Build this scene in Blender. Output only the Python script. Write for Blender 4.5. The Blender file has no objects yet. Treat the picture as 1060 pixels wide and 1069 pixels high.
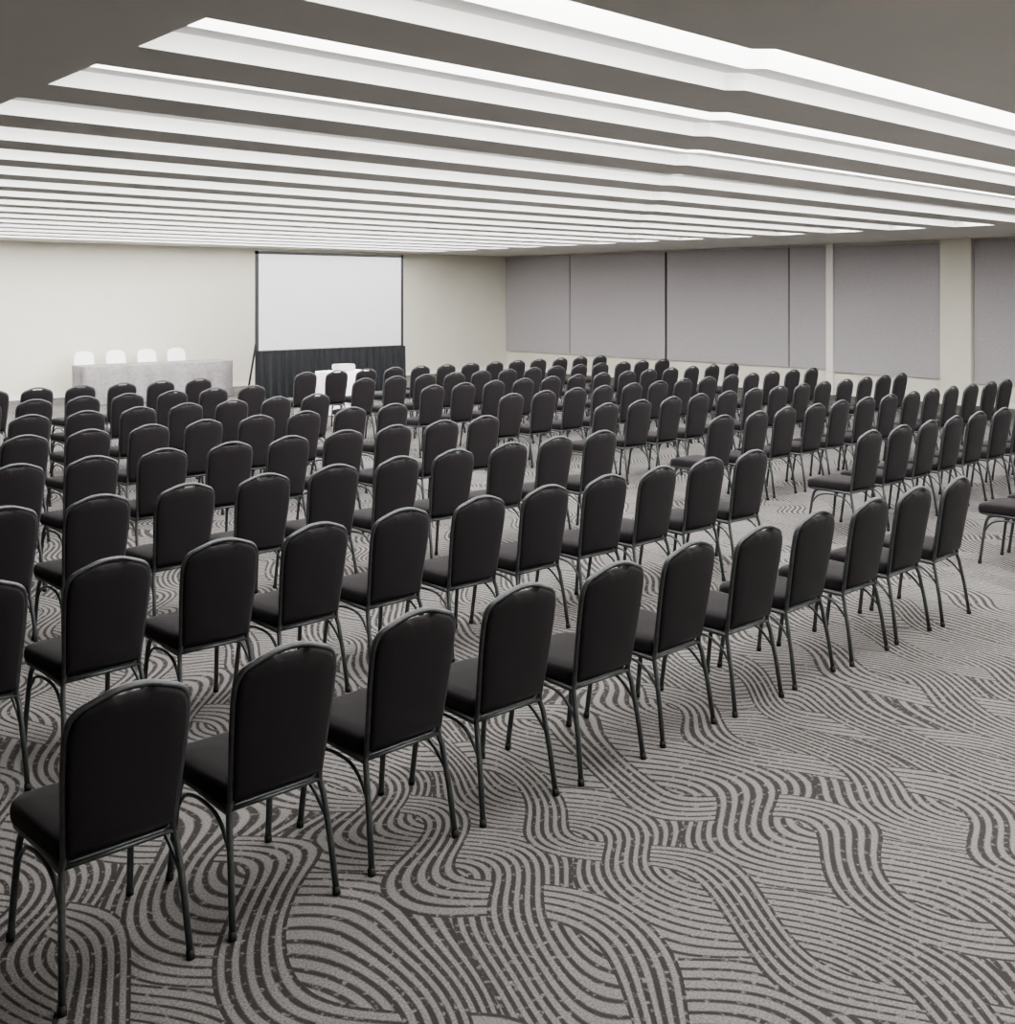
import bpy, bmesh, math, random
from mathutils import Vector, Matrix
random.seed(4)
scene = bpy.context.scene
try:
    scene.view_settings.view_transform = 'AgX'
    scene.view_settings.look = 'AgX - Medium High Contrast'
    scene.view_settings.exposure = 0.2
except Exception as e:
    print(e)

# ---------------------------------------------------------------- helpers
def new_mat(name, color=(0.5,0.5,0.5), rough=0.8, metal=0.0, noise=None, bump=None, sheen=0.0):
    m = bpy.data.materials.new(name); m.use_nodes = True
    nt = m.node_tree; b = nt.nodes['Principled BSDF']
    b.inputs['Base Color'].default_value = (*color,1)
    b.inputs['Roughness'].default_value = rough
    b.inputs['Metallic'].default_value = metal
    if sheen: b.inputs['Sheen Weight'].default_value = sheen
    tc = nt.nodes.new('ShaderNodeTexCoord')
    if noise:
        sc, amt = noise
        n = nt.nodes.new('ShaderNodeTexNoise'); n.inputs['Scale'].default_value = sc
        n.inputs['Detail'].default_value = 4
        nt.links.new(tc.outputs['Object'], n.inputs['Vector'])
        r = nt.nodes.new('ShaderNodeValToRGB')
        r.color_ramp.elements[0].position = 0.3; r.color_ramp.elements[1].position = 0.7
        r.color_ramp.elements[0].color = (*[c*(1-amt) for c in color],1)
        r.color_ramp.elements[1].color = (*[min(1,c*(1+amt)) for c in color],1)
        nt.links.new(n.outputs['Fac'], r.inputs['Fac'])
        nt.links.new(r.outputs['Color'], b.inputs['Base Color'])
    if bump:
        sc, st = bump
        n2 = nt.nodes.new('ShaderNodeTexNoise'); n2.inputs['Scale'].default_value = sc
        nt.links.new(tc.outputs['Object'], n2.inputs['Vector'])
        bp = nt.nodes.new('ShaderNodeBump'); bp.inputs['Strength'].default_value = st
        bp.inputs['Distance'].default_value = 0.002
        nt.links.new(n2.outputs['Fac'], bp.inputs['Height'])
        nt.links.new(bp.outputs['Normal'], b.inputs['Normal'])
    return m

def mesh_obj(name, bm, mats, smooth=False, parent=None):
    me = bpy.data.meshes.new(name); 
    bmesh.ops.recalc_face_normals(bm, faces=bm.faces[:])
    bm.to_mesh(me); bm.free()
    for m in mats: me.materials.append(m)
    if smooth:
        for p in me.polygons: p.use_smooth = True
    o = bpy.data.objects.new(name, me); scene.collection.objects.link(o)
    if parent: o.parent = parent
    return o

def add_box(bm, x0,x1,y0,y1,z0,z1, mi=0):
    vs = [bm.verts.new(p) for p in [(x0,y0,z0),(x1,y0,z0),(x1,y1,z0),(x0,y1,z0),(x0,y0,z1),(x1,y0,z1),(x1,y1,z1),(x0,y1,z1)]]
    for f in [(0,3,2,1),(4,5,6,7),(0,1,5,4),(1,2,6,5),(2,3,7,6),(3,0,4,7)]:
        fc = bm.faces.new([vs[i] for i in f]); fc.material_index = mi
    return vs

def box(name,x0,x1,y0,y1,z0,z1,mat,parent=None):
    bm = bmesh.new(); add_box(bm,x0,x1,y0,y1,z0,z1)
    return mesh_obj(name,bm,[mat],parent=parent)

def catmull(pts, sub=6):
    pts=[Vector(p) for p in pts]; out=[]
    for i in range(len(pts)-1):
        p0=pts[max(i-1,0)];p1=pts[i];p2=pts[i+1];p3=pts[min(i+2,len(pts)-1)]
        for k in range(sub):
            t=k/sub
            out.append(0.5*((2*p1)+(-p0+p2)*t+(2*p0-5*p1+4*p2-p3)*t*t+(-p0+3*p1-3*p2+p3)*t**3))
    out.append(pts[-1]); return out

def tube(bm, pts, r, n=8, mi=0, closed=False):
    pts=[Vector(p) for p in pts]; rings=[]; N=len(pts); up=None
    for i,p in enumerate(pts):
        if closed: t=(pts[(i+1)%N]-pts[i-1]).normalized()
        elif i==0: t=(pts[1]-pts[0]).normalized()
        elif i==N-1: t=(pts[-1]-pts[-2]).normalized()
        else: t=(pts[i+1]-pts[i-1]).normalized()
        if up is None:
            up = Vector((0,0,1)) if abs(t.z)<0.8 else Vector((0,1,0))
        a=(up-t*up.dot(t)).normalized(); b=t.cross(a); up=a
        rings.append([bm.verts.new(p+a*r*math.cos(2*math.pi*k/n)+b*r*math.sin(2*math.pi*k/n)) for k in range(n)])
    last = N if closed else N-1
    for i in range(last):
        A=rings[i];B=rings[(i+1)%N]
        for k in range(n):
            f=bm.faces.new([A[k],A[(k+1)%n],B[(k+1)%n],B[k]]); f.material_index=mi; f.smooth=True
    if not closed:
        for R in (rings[0],rings[-1]):
            f=bm.faces.new(R); f.material_index=mi

def cushion(bm, outline, place, prof, mi=0):
    cu=sum(p[0] for p in outline)/len(outline); cv=sum(p[1] for p in outline)/len(outline)
    n=len(outline)
    rings=[]
    seq=[(s,-w) for s,w in reversed(prof)]+[(s,w) for s,w in prof]
    for s,w in seq:
        rings.append([bm.verts.new(place(cu+(u-cu)*s, cv+(v-cv)*s, w)) for u,v in outline])
    for i in range(len(rings)-1):
        for k in range(n):
            f=bm.faces.new([rings[i][k],rings[i][(k+1)%n],rings[i+1][(k+1)%n],rings[i+1][k]]); f.material_index=mi; f.smooth=True
    for R,w in ((rings[0],seq[0][1]),(rings[-1],seq[-1][1])):
        c=bm.verts.new(place(cu,cv,w*1.02))
        for k in range(n):
            f=bm.faces.new([R[k],R[(k+1)%n],c]); f.material_index=mi; f.smooth=True

# ---------------------------------------------------------------- materials
M_wall  = new_mat('wall_paint',(0.675,0.655,0.575),0.9,noise=(3,0.015))
M_white = new_mat('white_paint',(0.78,0.76,0.71),0.85,noise=(3,0.01))
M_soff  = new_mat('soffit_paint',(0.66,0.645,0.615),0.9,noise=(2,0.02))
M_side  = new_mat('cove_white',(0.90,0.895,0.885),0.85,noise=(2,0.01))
M_fab   = new_mat('black_fabric',(0.0085,0.0058,0.0075),0.92,noise=(220,0.35),bump=(350,0.5),sheen=0.015)
M_tube  = new_mat('dark_grey_tube',(0.09,0.096,0.098),0.40,0.65,noise=(40,0.15))
M_cap   = new_mat('rubber_cap',(0.012,0.012,0.012),0.6,noise=(30,0.1))
M_panel = new_mat('grey_fabric_panel',(0.39,0.372,0.385),0.95,noise=(45,0.10),bump=(150,0.3))
M_gap   = new_mat('dark_gap',(0.03,0.03,0.03),0.8,noise=(10,0.1))
M_screen= new_mat('projection_screen',(0.50,0.49,0.52),0.7,noise=(2,0.01))
M_skirt = new_mat('black_drape',(0.010,0.011,0.014),0.85,noise=(20,0.2))
M_cloth = new_mat('grey_tablecloth',(0.25,0.235,0.24),0.85,noise=(14,0.15))
M_wcloth= new_mat('white_cloth',(0.94,0.94,0.94),0.8,noise=(8,0.03))
M_plast = new_mat('white_plastic',(0.6,0.6,0.6),0.4,noise=(8,0.03))
M_glass = new_mat('lens_dark',(0.01,0.01,0.02),0.1,noise=(8,0.1))

def led(name,st):
    m = bpy.data.materials.new(name); m.use_nodes=True
    nt=m.node_tree; nt.nodes.clear()
    o=nt.nodes.new('ShaderNodeOutputMaterial'); e=nt.nodes.new('ShaderNodeEmission')
    e.inputs['Color'].default_value=(1,0.985,0.965,1); e.inputs['Strength'].default_value=st
    nt.links.new(e.outputs[0],o.inputs[0]); return m
M_led=led('led_cove_diffuser',7.8); M_fill=led('cove_fill_strip',23.0)

# carpet ------------------------------------------------------
M_carpet = bpy.data.materials.new('patterned_carpet'); M_carpet.use_nodes=True
nt=M_carpet.node_tree; L=nt.links; bs=nt.nodes['Principled BSDF']
def N(t): return nt.nodes.new(t)
def mth(op,a,b=None,c=None):
    n=N('ShaderNodeMath'); n.operation=op
    for i,v in enumerate((a,b,c)):
        if v is None: continue
        if isinstance(v,(int,float)): n.inputs[i].default_value=v
        else: L.new(v,n.inputs[i])
    return n.outputs[0]
tc=N('ShaderNodeTexCoord')
nz=N('ShaderNodeTexNoise'); nz.inputs['Scale'].default_value=1.0; nz.inputs['Detail'].default_value=0
L.new(tc.outputs['Object'],nz.inputs['Vector'])
sp=N('ShaderNodeSeparateXYZ'); L.new(tc.outputs['Object'],sp.inputs[0])
sn=N('ShaderNodeSeparateColor'); L.new(nz.outputs['Color'],sn.inputs[0])
u=mth('ADD',sp.outputs[0],mth('MULTIPLY',mth('SUBTRACT',sn.outputs[0],0.5),0.42))
v=mth('ADD',sp.outputs[1],mth('MULTIPLY',mth('SUBTRACT',sn.outputs[1],0.5),0.8))
AMP=0.17; P=0.60; WS=0.1165; WL=1.28; K=2*math.pi/WL
pitchL=0.0445
th=mth('MULTIPLY',v,K)
cth=mth('COSINE',th)
sl=mth('MULTIPLY',cth,AMP*K)
nrm=mth('SQRT',mth('ADD',1,mth('MULTIPLY',mth('MULTIPLY',sl,sl),0.6)))
def strand(sgn):
    c=mth('MULTIPLY',mth('SINE',th),AMP*sgn)
    d=mth('SUBTRACT',mth('MODULO',mth('ADD',mth('SUBTRACT',u,c),1000*P+P/2),P),P/2)
    d=mth('DIVIDE',d,nrm)
    ad=mth('ABSOLUTE',d)
    ins=mth('LESS_THAN',ad,WS)
    fr=mth('FRACT',mth('ADD',mth('DIVIDE',d,pitchL),100.0))
    dd=mth('ABSOLUTE',mth('SUBTRACT',fr,0.5))
    du=mth('ADD',0.20,mth('MULTIPLY',cth,0.06*sgn))
    ln=N('ShaderNodeMapRange'); L.new(mth('SUBTRACT',dd,du),ln.inputs['Value'])
    ln.inputs['From Min'].default_value=-0.07; ln.inputs['From Max'].default_value=0.07
    ln.inputs['To Min'].default_value=1; ln.inputs['To Max'].default_value=0
    return ad,ins,ln.outputs[0]
def mix(m,a,b): return mth('ADD',mth('MULTIPLY',m,a),mth('MULTIPLY',mth('SUBTRACT',1,m),b))
a1,i1,l1=strand(1); a2,i2,l2=strand(-1)
topf=mth('GREATER_THAN',cth,0)
# bundle 2 is drawn where it exists and is on top (or bundle 1 is absent); everything else follows bundle 1's arcs
use2=mth('MULTIPLY',i2,mth('SUBTRACT',1,mth('MULTIPLY',i1,topf)))
pat=mix(use2,l2,l1)
nb=N('ShaderNodeTexNoise'); nb.inputs['Scale'].default_value=38; nb.inputs['Detail'].default_value=2
L.new(tc.outputs['Object'],nb.inputs['Vector'])
mrb=N('ShaderNodeMapRange'); mrb.inputs['From Min'].default_value=0.28; mrb.inputs['From Max'].default_value=0.44
L.new(nb.outputs['Fac'],mrb.inputs['Value'])
pat=mth('MULTIPLY',pat,mrb.outputs[0])
nf=N('ShaderNodeTexNoise'); nf.inputs['Scale'].default_value=130; nf.inputs['Detail'].default_value=4
L.new(tc.outputs['Object'],nf.inputs['Vector'])
rl=N('ShaderNodeValToRGB'); rl.color_ramp.elements[0].position=0.3; rl.color_ramp.elements[1].position=0.7
rl.color_ramp.elements[0].color=(0.135,0.130,0.126,1); rl.color_ramp.elements[1].color=(0.26,0.250,0.243,1)
L.new(nf.outputs['Fac'],rl.inputs['Fac'])
mx=N('ShaderNodeMix'); mx.data_type='RGBA'; L.new(pat,mx.inputs[0]); L.new(rl.outputs['Color'],mx.inputs[6]); mx.inputs[7].default_value=(0.052,0.048,0.047,1)
L.new(mx.outputs[2],bs.inputs['Base Color']); bs.inputs['Roughness'].default_value=1.0
bs.inputs['Specular IOR Level'].default_value=0.1
bp=N('ShaderNodeBump'); bp.inputs['Strength'].default_value=0.5; bp.inputs['Distance'].default_value=0.006
L.new(mth('SUBTRACT',nf.outputs['Fac'],mth('MULTIPLY',pat,0.8)),bp.inputs['Height']); L.new(bp.outputs['Normal'],bs.inputs['Normal'])

# ---------------------------------------------------------------- room
X0,X1,Y0,Y1 = -4.0,19.9,-4.0,22.0
HC=3.15; RD=0.27; STEP=0.09
box('floor',X0,X1,Y0,Y1,-0.1,0,M_carpet)
box('wall_back',X0-0.15,X1+0.15,Y1,Y1+0.15,-0.1,HC+0.5,M_wall)
box('wall_left',X0-0.15,X0,Y0,Y1,-0.1,HC+0.5,M_wall)
box('wall_front',X0-0.15,X1+0.15,Y0-0.15,Y0,-0.1,HC+0.5,M_wall)
box('wall_right',X1,X1+0.15,Y0,Y1,-0.1,HC+0.5,M_wall)

# ceiling with coves
TX0,TX1=1.85,16.3
bm=bmesh.new()
TY0=2.66; pitch=1.09; tw=0.63; NT=17
top=HC+0.4
def diagx(y): return y*1.06+1.0
JOG=-0.07
def poly_prism(bm,pts,z0,z1,m0=0,m1=1):
    lo=[bm.verts.new((x,y,z0)) for x,y in pts]; hi=[bm.verts.new((x,y,z1)) for x,y in pts]
    f=bm.faces.new(lo); f.material_index=m0
    f=bm.faces.new(hi); f.material_index=m1
    n=len(pts)
    for i in range(n):
        f=bm.faces.new([lo[i],lo[(i+1)%n],hi[(i+1)%n],hi[i]]); f.material_index=m1
add=lambda a,b,c,d: poly_prism(bm,[(a,c),(b,c),(b,d),(a,d)],HC,top)
def edge(y,o=0,xa=TX0,xb=TX1):
    xd=diagx(y); y=y+o
    if xd>TX1-0.4 or xd<TX0+0.3: return [(xa,y),(xb,y)]
    return [(xa,y),(xd,y),(xd+0.08,y+JOG),(xb,y+JOG)]
starts=[-3.3,-2.2,-1.1,0.0]+[TY0+pitch*k for k in range(NT)]  # first four coves are out of view, added to light the near floor
TYE=starts[-1]+tw
add(X0,TX0,Y0,Y1); add(TX1,X1,Y0,Y1)
add(TX0,TX1,Y0,starts[0]); add(TX0,TX1,TYE,Y1)
for k,s in enumerate(starts):
    ya=s+tw
    ea=edge(ya); es=edge(ya,-0.13); eq=edge(ya,0.01)
    if k<len(starts)-1:
        eb=edge(starts[k+1])
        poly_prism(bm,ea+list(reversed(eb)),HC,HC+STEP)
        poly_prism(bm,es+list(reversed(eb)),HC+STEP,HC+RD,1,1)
    else:
        poly_prism(bm,es+list(reversed(eq)),HC+STEP,HC+RD,1,1)
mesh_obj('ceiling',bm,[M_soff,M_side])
bm=bmesh.new()
add_box(bm,TX0-0.05,TX1+0.05,starts[0]-0.3,TYE+0.1,HC+RD+0.001,HC+RD+0.08)
# unseen fill emitters added on every cove's near side to brighten the far faces
for s in starts:
    a=edge(s,0.001,TX0+0.03,TX1-0.03); b=edge(s,0.02,TX0+0.03,TX1-0.03)
    poly_prism(bm,a+list(reversed(b)),HC+0.04,HC+0.10,1,1)
mesh_obj('ceiling_cove_light',bm,[M_led,M_fill])

# right wall partition panels
def yw(px):
    t=(px-530)/1105; return (14.75-13.35*t)/(0.671+0.741*t)
pz0,pz1=0.52,HC-0.04
spans=[(527.5,596.5),(597.5,696),(698.5,825),(826.5,865)]
bm=bmesh.new()
for a,b in spans:
    ya,yb=yw(b),yw(a)
    add_box(bm,X1-0.06,X1-0.002,ya,min(yb,Y1-0.03),pz0,pz1)
mesh_obj('acoustic_wall_panel',bm,[M_panel])
bm=bmesh.new(); add_box(bm,X1-0.03,X1-0.001,yw(865),Y1-0.03,pz0+0.01,pz1-0.01); mesh_obj('trim_1',bm,[M_gap])
box('acoustic_wall_panel',X1-0.06,X1-0.002,yw(985),yw(873),pz0-0.05,pz1-0.02,M_panel)
box('acoustic_wall_panel',X1-0.06,X1-0.002,5.2,yw(1019),pz0-0.1,pz1,M_panel)
box('trim_2',X1-0.10,X1,yw(872.5),yw(865.5),0,HC-0.001,M_white)
box('pillar_right',X1-0.16,X1,yw(1018),yw(986),0,HC-0.001,M_wall)
box('baseboard_right',X1-0.02,X1,Y0,Y1,0,0.1,M_white)
box('baseboard_back',X0,X1-0.02,Y1-0.02,Y1,0,0.1,M_white)

# ---------------------------------------------------------------- banquet chair
def back_outline():
    half=[(0.170,0.0),(0.178,0.12),(0.186,0.25),(0.1885,0.345),(0.1855,0.395),(0.174,0.426),(0.152,0.446),(0.122,0.459),(0.086,0.4725),(0.045,0.4845),(0.0,0.488)]
    sm=[(p.x,p.y) for p in catmull([(a,b,0) for a,b in half],3)]
    left=[(-a,b) for a,b in reversed(sm[:-1])]
    return sm+left
ZB=0.42; YB=0.085; YT=0.0; ZT=0.92
def back_place(u,v,w):
    t=v/0.488
    y=YB+(YT-YB)*t
    y+= -0.02*(1-(u/0.19)**2)*0.6
    n=Vector((0,1,0.17)).normalized()
    return Vector((u,y,ZB+(ZT-ZB)*t))+n*w
def build_chair_mesh():
    bm=bmesh.new()
    ol=back_outline()
    def notch(x,y):
        # hand-hold gap between the upholstery and the top tube
        if y>0.4: y-=0.020*max(0,min(1,(0.075-abs(x))/0.03))
        return (x,y)
    ins=[notch(x*0.985,0.004+v*0.978) for x,v in ol]
    cushion(bm,ins,back_place,[(1.0,0.011),(0.985,0.019),(0.92,0.025),(0.6,0.028)],0)
    arcL=[back_place(x,v,0) for x,v in ol]
    kneeR=[Vector((0.198,0.015,0.006)),Vector((0.1895,0.042,0.19)),Vector((0.180,0.073,0.345)),Vector((0.173,0.088,0.385))]
    kneeL=[Vector((-p.x,p.y,p.z)) for p in reversed(kneeR)]
    tube(bm,kneeR+arcL+kneeL,0.0115,8,1)
    so=[]
    def corner(cx,cy,r,a0,a1,n=6):
        for i in range(n+1):
            a=math.radians(a0+(a1-a0)*i/n); so.append((cx+r*math.cos(a),cy+r*math.sin(a)))
    corner(0.125,0.445,0.085,0,90); corner(-0.125,0.445,0.085,90,180)
    corner(-0.150,0.125,0.035,180,270,3); corner(0.150,0.125,0.035,270,360,3)
    def sp_(u,v,w):
        z=0.432+w
        if w>0: z+=0.004
        if v>0.42: z-=(v-0.42)*0.14
        return Vector((u,v,z))
    cushion(bm,so,sp_,[(1.0,0.012),(0.985,0.026),(0.94,0.035),(0.7,0.042)],0)
    ring=[Vector((u*0.93,0.29+(v-0.29)*0.95,0.392)) for u,v in so]
    tube(bm,ring,0.0105,6,1,closed=True)
    for s in (-1,1):
        leg=catmull([(s*0.197,0.495,0.006),(s*0.190,0.470,0.20),(s*0.184,0.448,0.33),(s*0.180,0.420,0.375),(s*0.180,0.36,0.388),(s*0.180,0.24,0.388),(s*0.179,0.13,0.386),(s*0.176,0.088,0.384)],3)
        tube(bm,leg,0.012,8,1)
        br=catmull([(s*0.187,0.464,0.25),(s*0.182,0.41,0.325),(s*0.180,0.33,0.352),(s*0.180,0.26,0.357),(s*0.179,0.18,0.35),(s*0.180,0.115,0.315),(s*0.186,0.054,0.25)],3)
        tube(bm,br,0.007,6,1)
        tube(bm,[(s*0.1985,0.014,0.0),(s*0.1975,0.0185,0.028)],0.0145,8,2)
        tube(bm,[(s*0.1972,0.4955,0.0),(s*0.1965,0.492,0.028)],0.0145,8,2)
    tube(bm,[(-0.180,0.26,0.385),(0.180,0.26,0.385)],0.009,6,1)
    tube(bm,[(-0.178,0.085,0.39),(0.178,0.085,0.39)],0.009,6,1)
    bmesh.ops.recalc_face_normals(bm,faces=bm.faces[:])
    me=bpy.data.meshes.new('banquet_chair'); bm.to_mesh(me); bm.free()
    for m in (M_fab,M_tube,M_cap): me.materials.append(m)
    return me
cm=build_chair_mesh()
def place_chair(x,y):
    o=bpy.data.objects.new('banquet_chair',cm); scene.collection.objects.link(o)
    o.location=(x+random.uniform(-.010,.010),y+random.uniform(-.015,.015),0)
    o.rotation_euler=(0,0,math.radians(random.uniform(-2,2)))
ROW0=3.15; RP=1.527
for r in range(8):
    y=ROW0+RP*r
    for c in range(11): place_chair(1.31+0.541*c,y-(0.004*c if r==0 else 0))
    for c in range(13): place_chair(8.46+0.54*c,y)

# ---------------------------------------------------------------- portable projection screen
SX0,SX1,SY=10.38,14.0,18.9
scr=bpy.data.objects.new('projection_screen',None); scene.collection.objects.link(scr)
box('screen_surface',SX0+0.05,SX1-0.05,SY,SY+0.012,0.97,2.90,M_screen,scr)
bm=bmesh.new()
add_box(bm,SX0,SX0+0.06,SY-0.012,SY+0.03,0.0,2.96); add_box(bm,SX1-0.06,SX1,SY-0.012,SY+0.03,0.0,2.96)
add_box(bm,SX0,SX1,SY-0.012,SY+0.03,2.90,2.955); add_box(bm,SX0,SX1,SY-0.012,SY+0.03,0.93,0.975)
for x in (SX0+0.03,SX1-0.03):
    add_box(bm,x-0.03,x+0.03,SY-0.45,SY+0.45,0,0.05)
    tube(bm,[(x,SY+0.4,0.05),(x,SY+0.02,1.2)],0.02,6)
mesh_obj('screen_frame',bm,[M_gap],parent=scr)
bm=bmesh.new(); n=240; rows=[]
for zi,z in enumerate((0.01,0.3,0.6,0.96)):
    amp=0.05*(1-z*0.75)
    rows.append([bm.verts.new((SX0-0.02+(SX1-SX0+0.04)*i/n, SY-0.05-amp*0.6+amp*math.sin(i*0.55+0.6*math.sin(i*0.13)),z)) for i in range(n+1)])
for a in range(3):
    for i in range(n):
        bm.faces.new([rows[a][i],rows[a][i+1],rows[a+1][i+1],rows[a+1][i]])
mesh_obj('screen_skirt',bm,[M_skirt],smooth=True,parent=scr)

# ---------------------------------------------------------------- draped tables
def draped_table(name,x0,x1,y0,y1,h,mat,amp=0.03,freq=9):
    e=bpy.data.objects.new(name,None); scene.collection.objects.link(e)
    bm=bmesh.new()
    per=[]
    def seg(ax,ay,bx,by):
        Lg=math.hypot(bx-ax,by-ay); k=max(2,int(Lg/0.04))
        for i in range(k): per.append((ax+(bx-ax)*i/k, ay+(by-ay)*i/k, (by-ay)/Lg, -(bx-ax)/Lg))
    seg(x0,y0,x1,y0);seg(x1,y0,x1,y1);seg(x1,y1,x0,y1);seg(x0,y1,x0,y0)
    rows=[]
    n=len(per)
    for z,a in ((h,0),(h-0.015,0.008),(h-0.2,0.35),(h*0.4,0.7),(0.015,1.0)):
        R=[]
        for i,(x,y,nx,ny) in enumerate(per):
            off= (a*amp*(1+math.sin(i*0.04*freq*2+0.8*math.sin(i*0.21))) if a>0.01 else a)
            R.append(bm.verts.new((x+nx*off,y+ny*off,z)))
        rows.append(R)
    bm.faces.new(rows[0])
    for a in range(len(rows)-1):
        for i in range(n):
            f=bm.faces.new([rows[a][i],rows[a][(i+1)%n],rows[a+1][(i+1)%n],rows[a+1][i]]); f.smooth=True
    mesh_obj('tablecloth',bm,[mat],parent=e)
    bm=bmesh.new()
    add_box(bm,x0+0.01,x1-0.01,y0+0.01,y1-0.01,h-0.03,h-0.003)
    for x in (x0+0.1,x1-0.1):
        for y in (y0+0.08,y1-0.08): tube(bm,[(x,y,0),(x,y,h-0.02)],0.018,8)
    mesh_obj('table_frame',bm,[M_tube],parent=e)
    return e
draped_table('head_table',7.4,10.4,19.9,20.55,0.74,M_cloth,0.05,7)
draped_table('projector_table',9.95,10.75,15.5,16.0,0.75,M_wcloth,0.02)
pj=bpy.data.objects.new('projector',None); scene.collection.objects.link(pj)
bm=bmesh.new(); add_box(bm,10.18,10.52,15.6,15.85,0.775,0.87)
bmesh.ops.bevel(bm,geom=bm.edges[:],offset=0.015,segments=2,affect='EDGES')
for x in (10.22,10.48):
    for y in (15.64,15.81): tube(bm,[(x,y,0.7505),(x,y,0.78)],0.012,6)
mesh_obj('body',bm,[M_plast],parent=pj)
bm=bmesh.new(); tube(bm,[(10.43,15.84,0.822),(10.43,15.88,0.822)],0.032,16); mesh_obj('lens',bm,[M_glass],parent=pj)

def build_cover():
    bm=bmesh.new()
    half=[(0.21,0.0),(0.205,0.3),(0.20,0.42),(0.185,0.47),(0.14,0.51),(0.07,0.53),(0,0.535)]
    sm=[(p.x,p.y) for p in catmull([(a,b,0) for a,b in half],4)]
    ol=sm+[(-a,b) for a,b in reversed(sm[:-1])]
    cushion(bm,ol,lambda u,v,w: Vector((u,-0.02-0.10*v/0.53+w,0.42+v)),[(1,0.012),(0.97,0.028),(0.8,0.034)])
    rows=[]
    so=[]
    for cx,cy,a0 in ((0.17,0.40,0),(-0.17,0.40,90),(-0.17,-0.0,180),(0.17,-0.0,270)):
        for i in range(5):
            a=math.radians(a0+90*i/4); so.append((cx+0.05*math.cos(a),cy+0.05*math.sin(a)))
    n=len(so)
    for z,k in ((0.47,0.9),(0.465,0.98),(0.45,1.0),(0.25,1.02),(0.01,1.07)):
        rows.append([bm.verts.new((x*k*(1+0.012*math.sin(i*2.1)*(0.47-z)*3),0.2+(y-0.2)*k,z)) for i,(x,y) in enumerate(so)])
    bm.faces.new(rows[0])
    for a in range(4):
        for i in range(n):
            bm.faces.new([rows[a][i],rows[a][(i+1)%n],rows[a+1][(i+1)%n],rows[a+1][i]])
    bmesh.ops.recalc_face_normals(bm,faces=bm.faces[:])
    me=bpy.data.meshes.new('covered_chair'); bm.to_mesh(me); bm.free(); me.materials.append(M_wcloth)
    for p in me.polygons: p.use_smooth=True
    return me
wc=build_cover()
for x in (7.95,8.6,9.25,9.9):
    o=bpy.data.objects.new('covered_chair',wc); scene.collection.objects.link(o)
    o.location=(x,21.36,0); o.rotation_euler=(0,0,math.pi)

# ---------------------------------------------------------------- world + camera
w=bpy.data.worlds.new('World'); scene.world=w; w.use_nodes=True
w.node_tree.nodes['Background'].inputs[0].default_value=(0.05,0.05,0.05,1)
cam=bpy.data.cameras.new('Camera'); co=bpy.data.objects.new('Camera',cam); scene.collection.objects.link(co)
co.location=(0,0,2.1); co.rotation_euler=(math.radians(90),0,-math.atan2(0.671,0.741))
cam.sensor_fit='HORIZONTAL'; cam.sensor_width=36; cam.lens=1105/1060*36
cam.shift_y=-(534.5-307)/1060
cam.clip_end=200
scene.camera=co
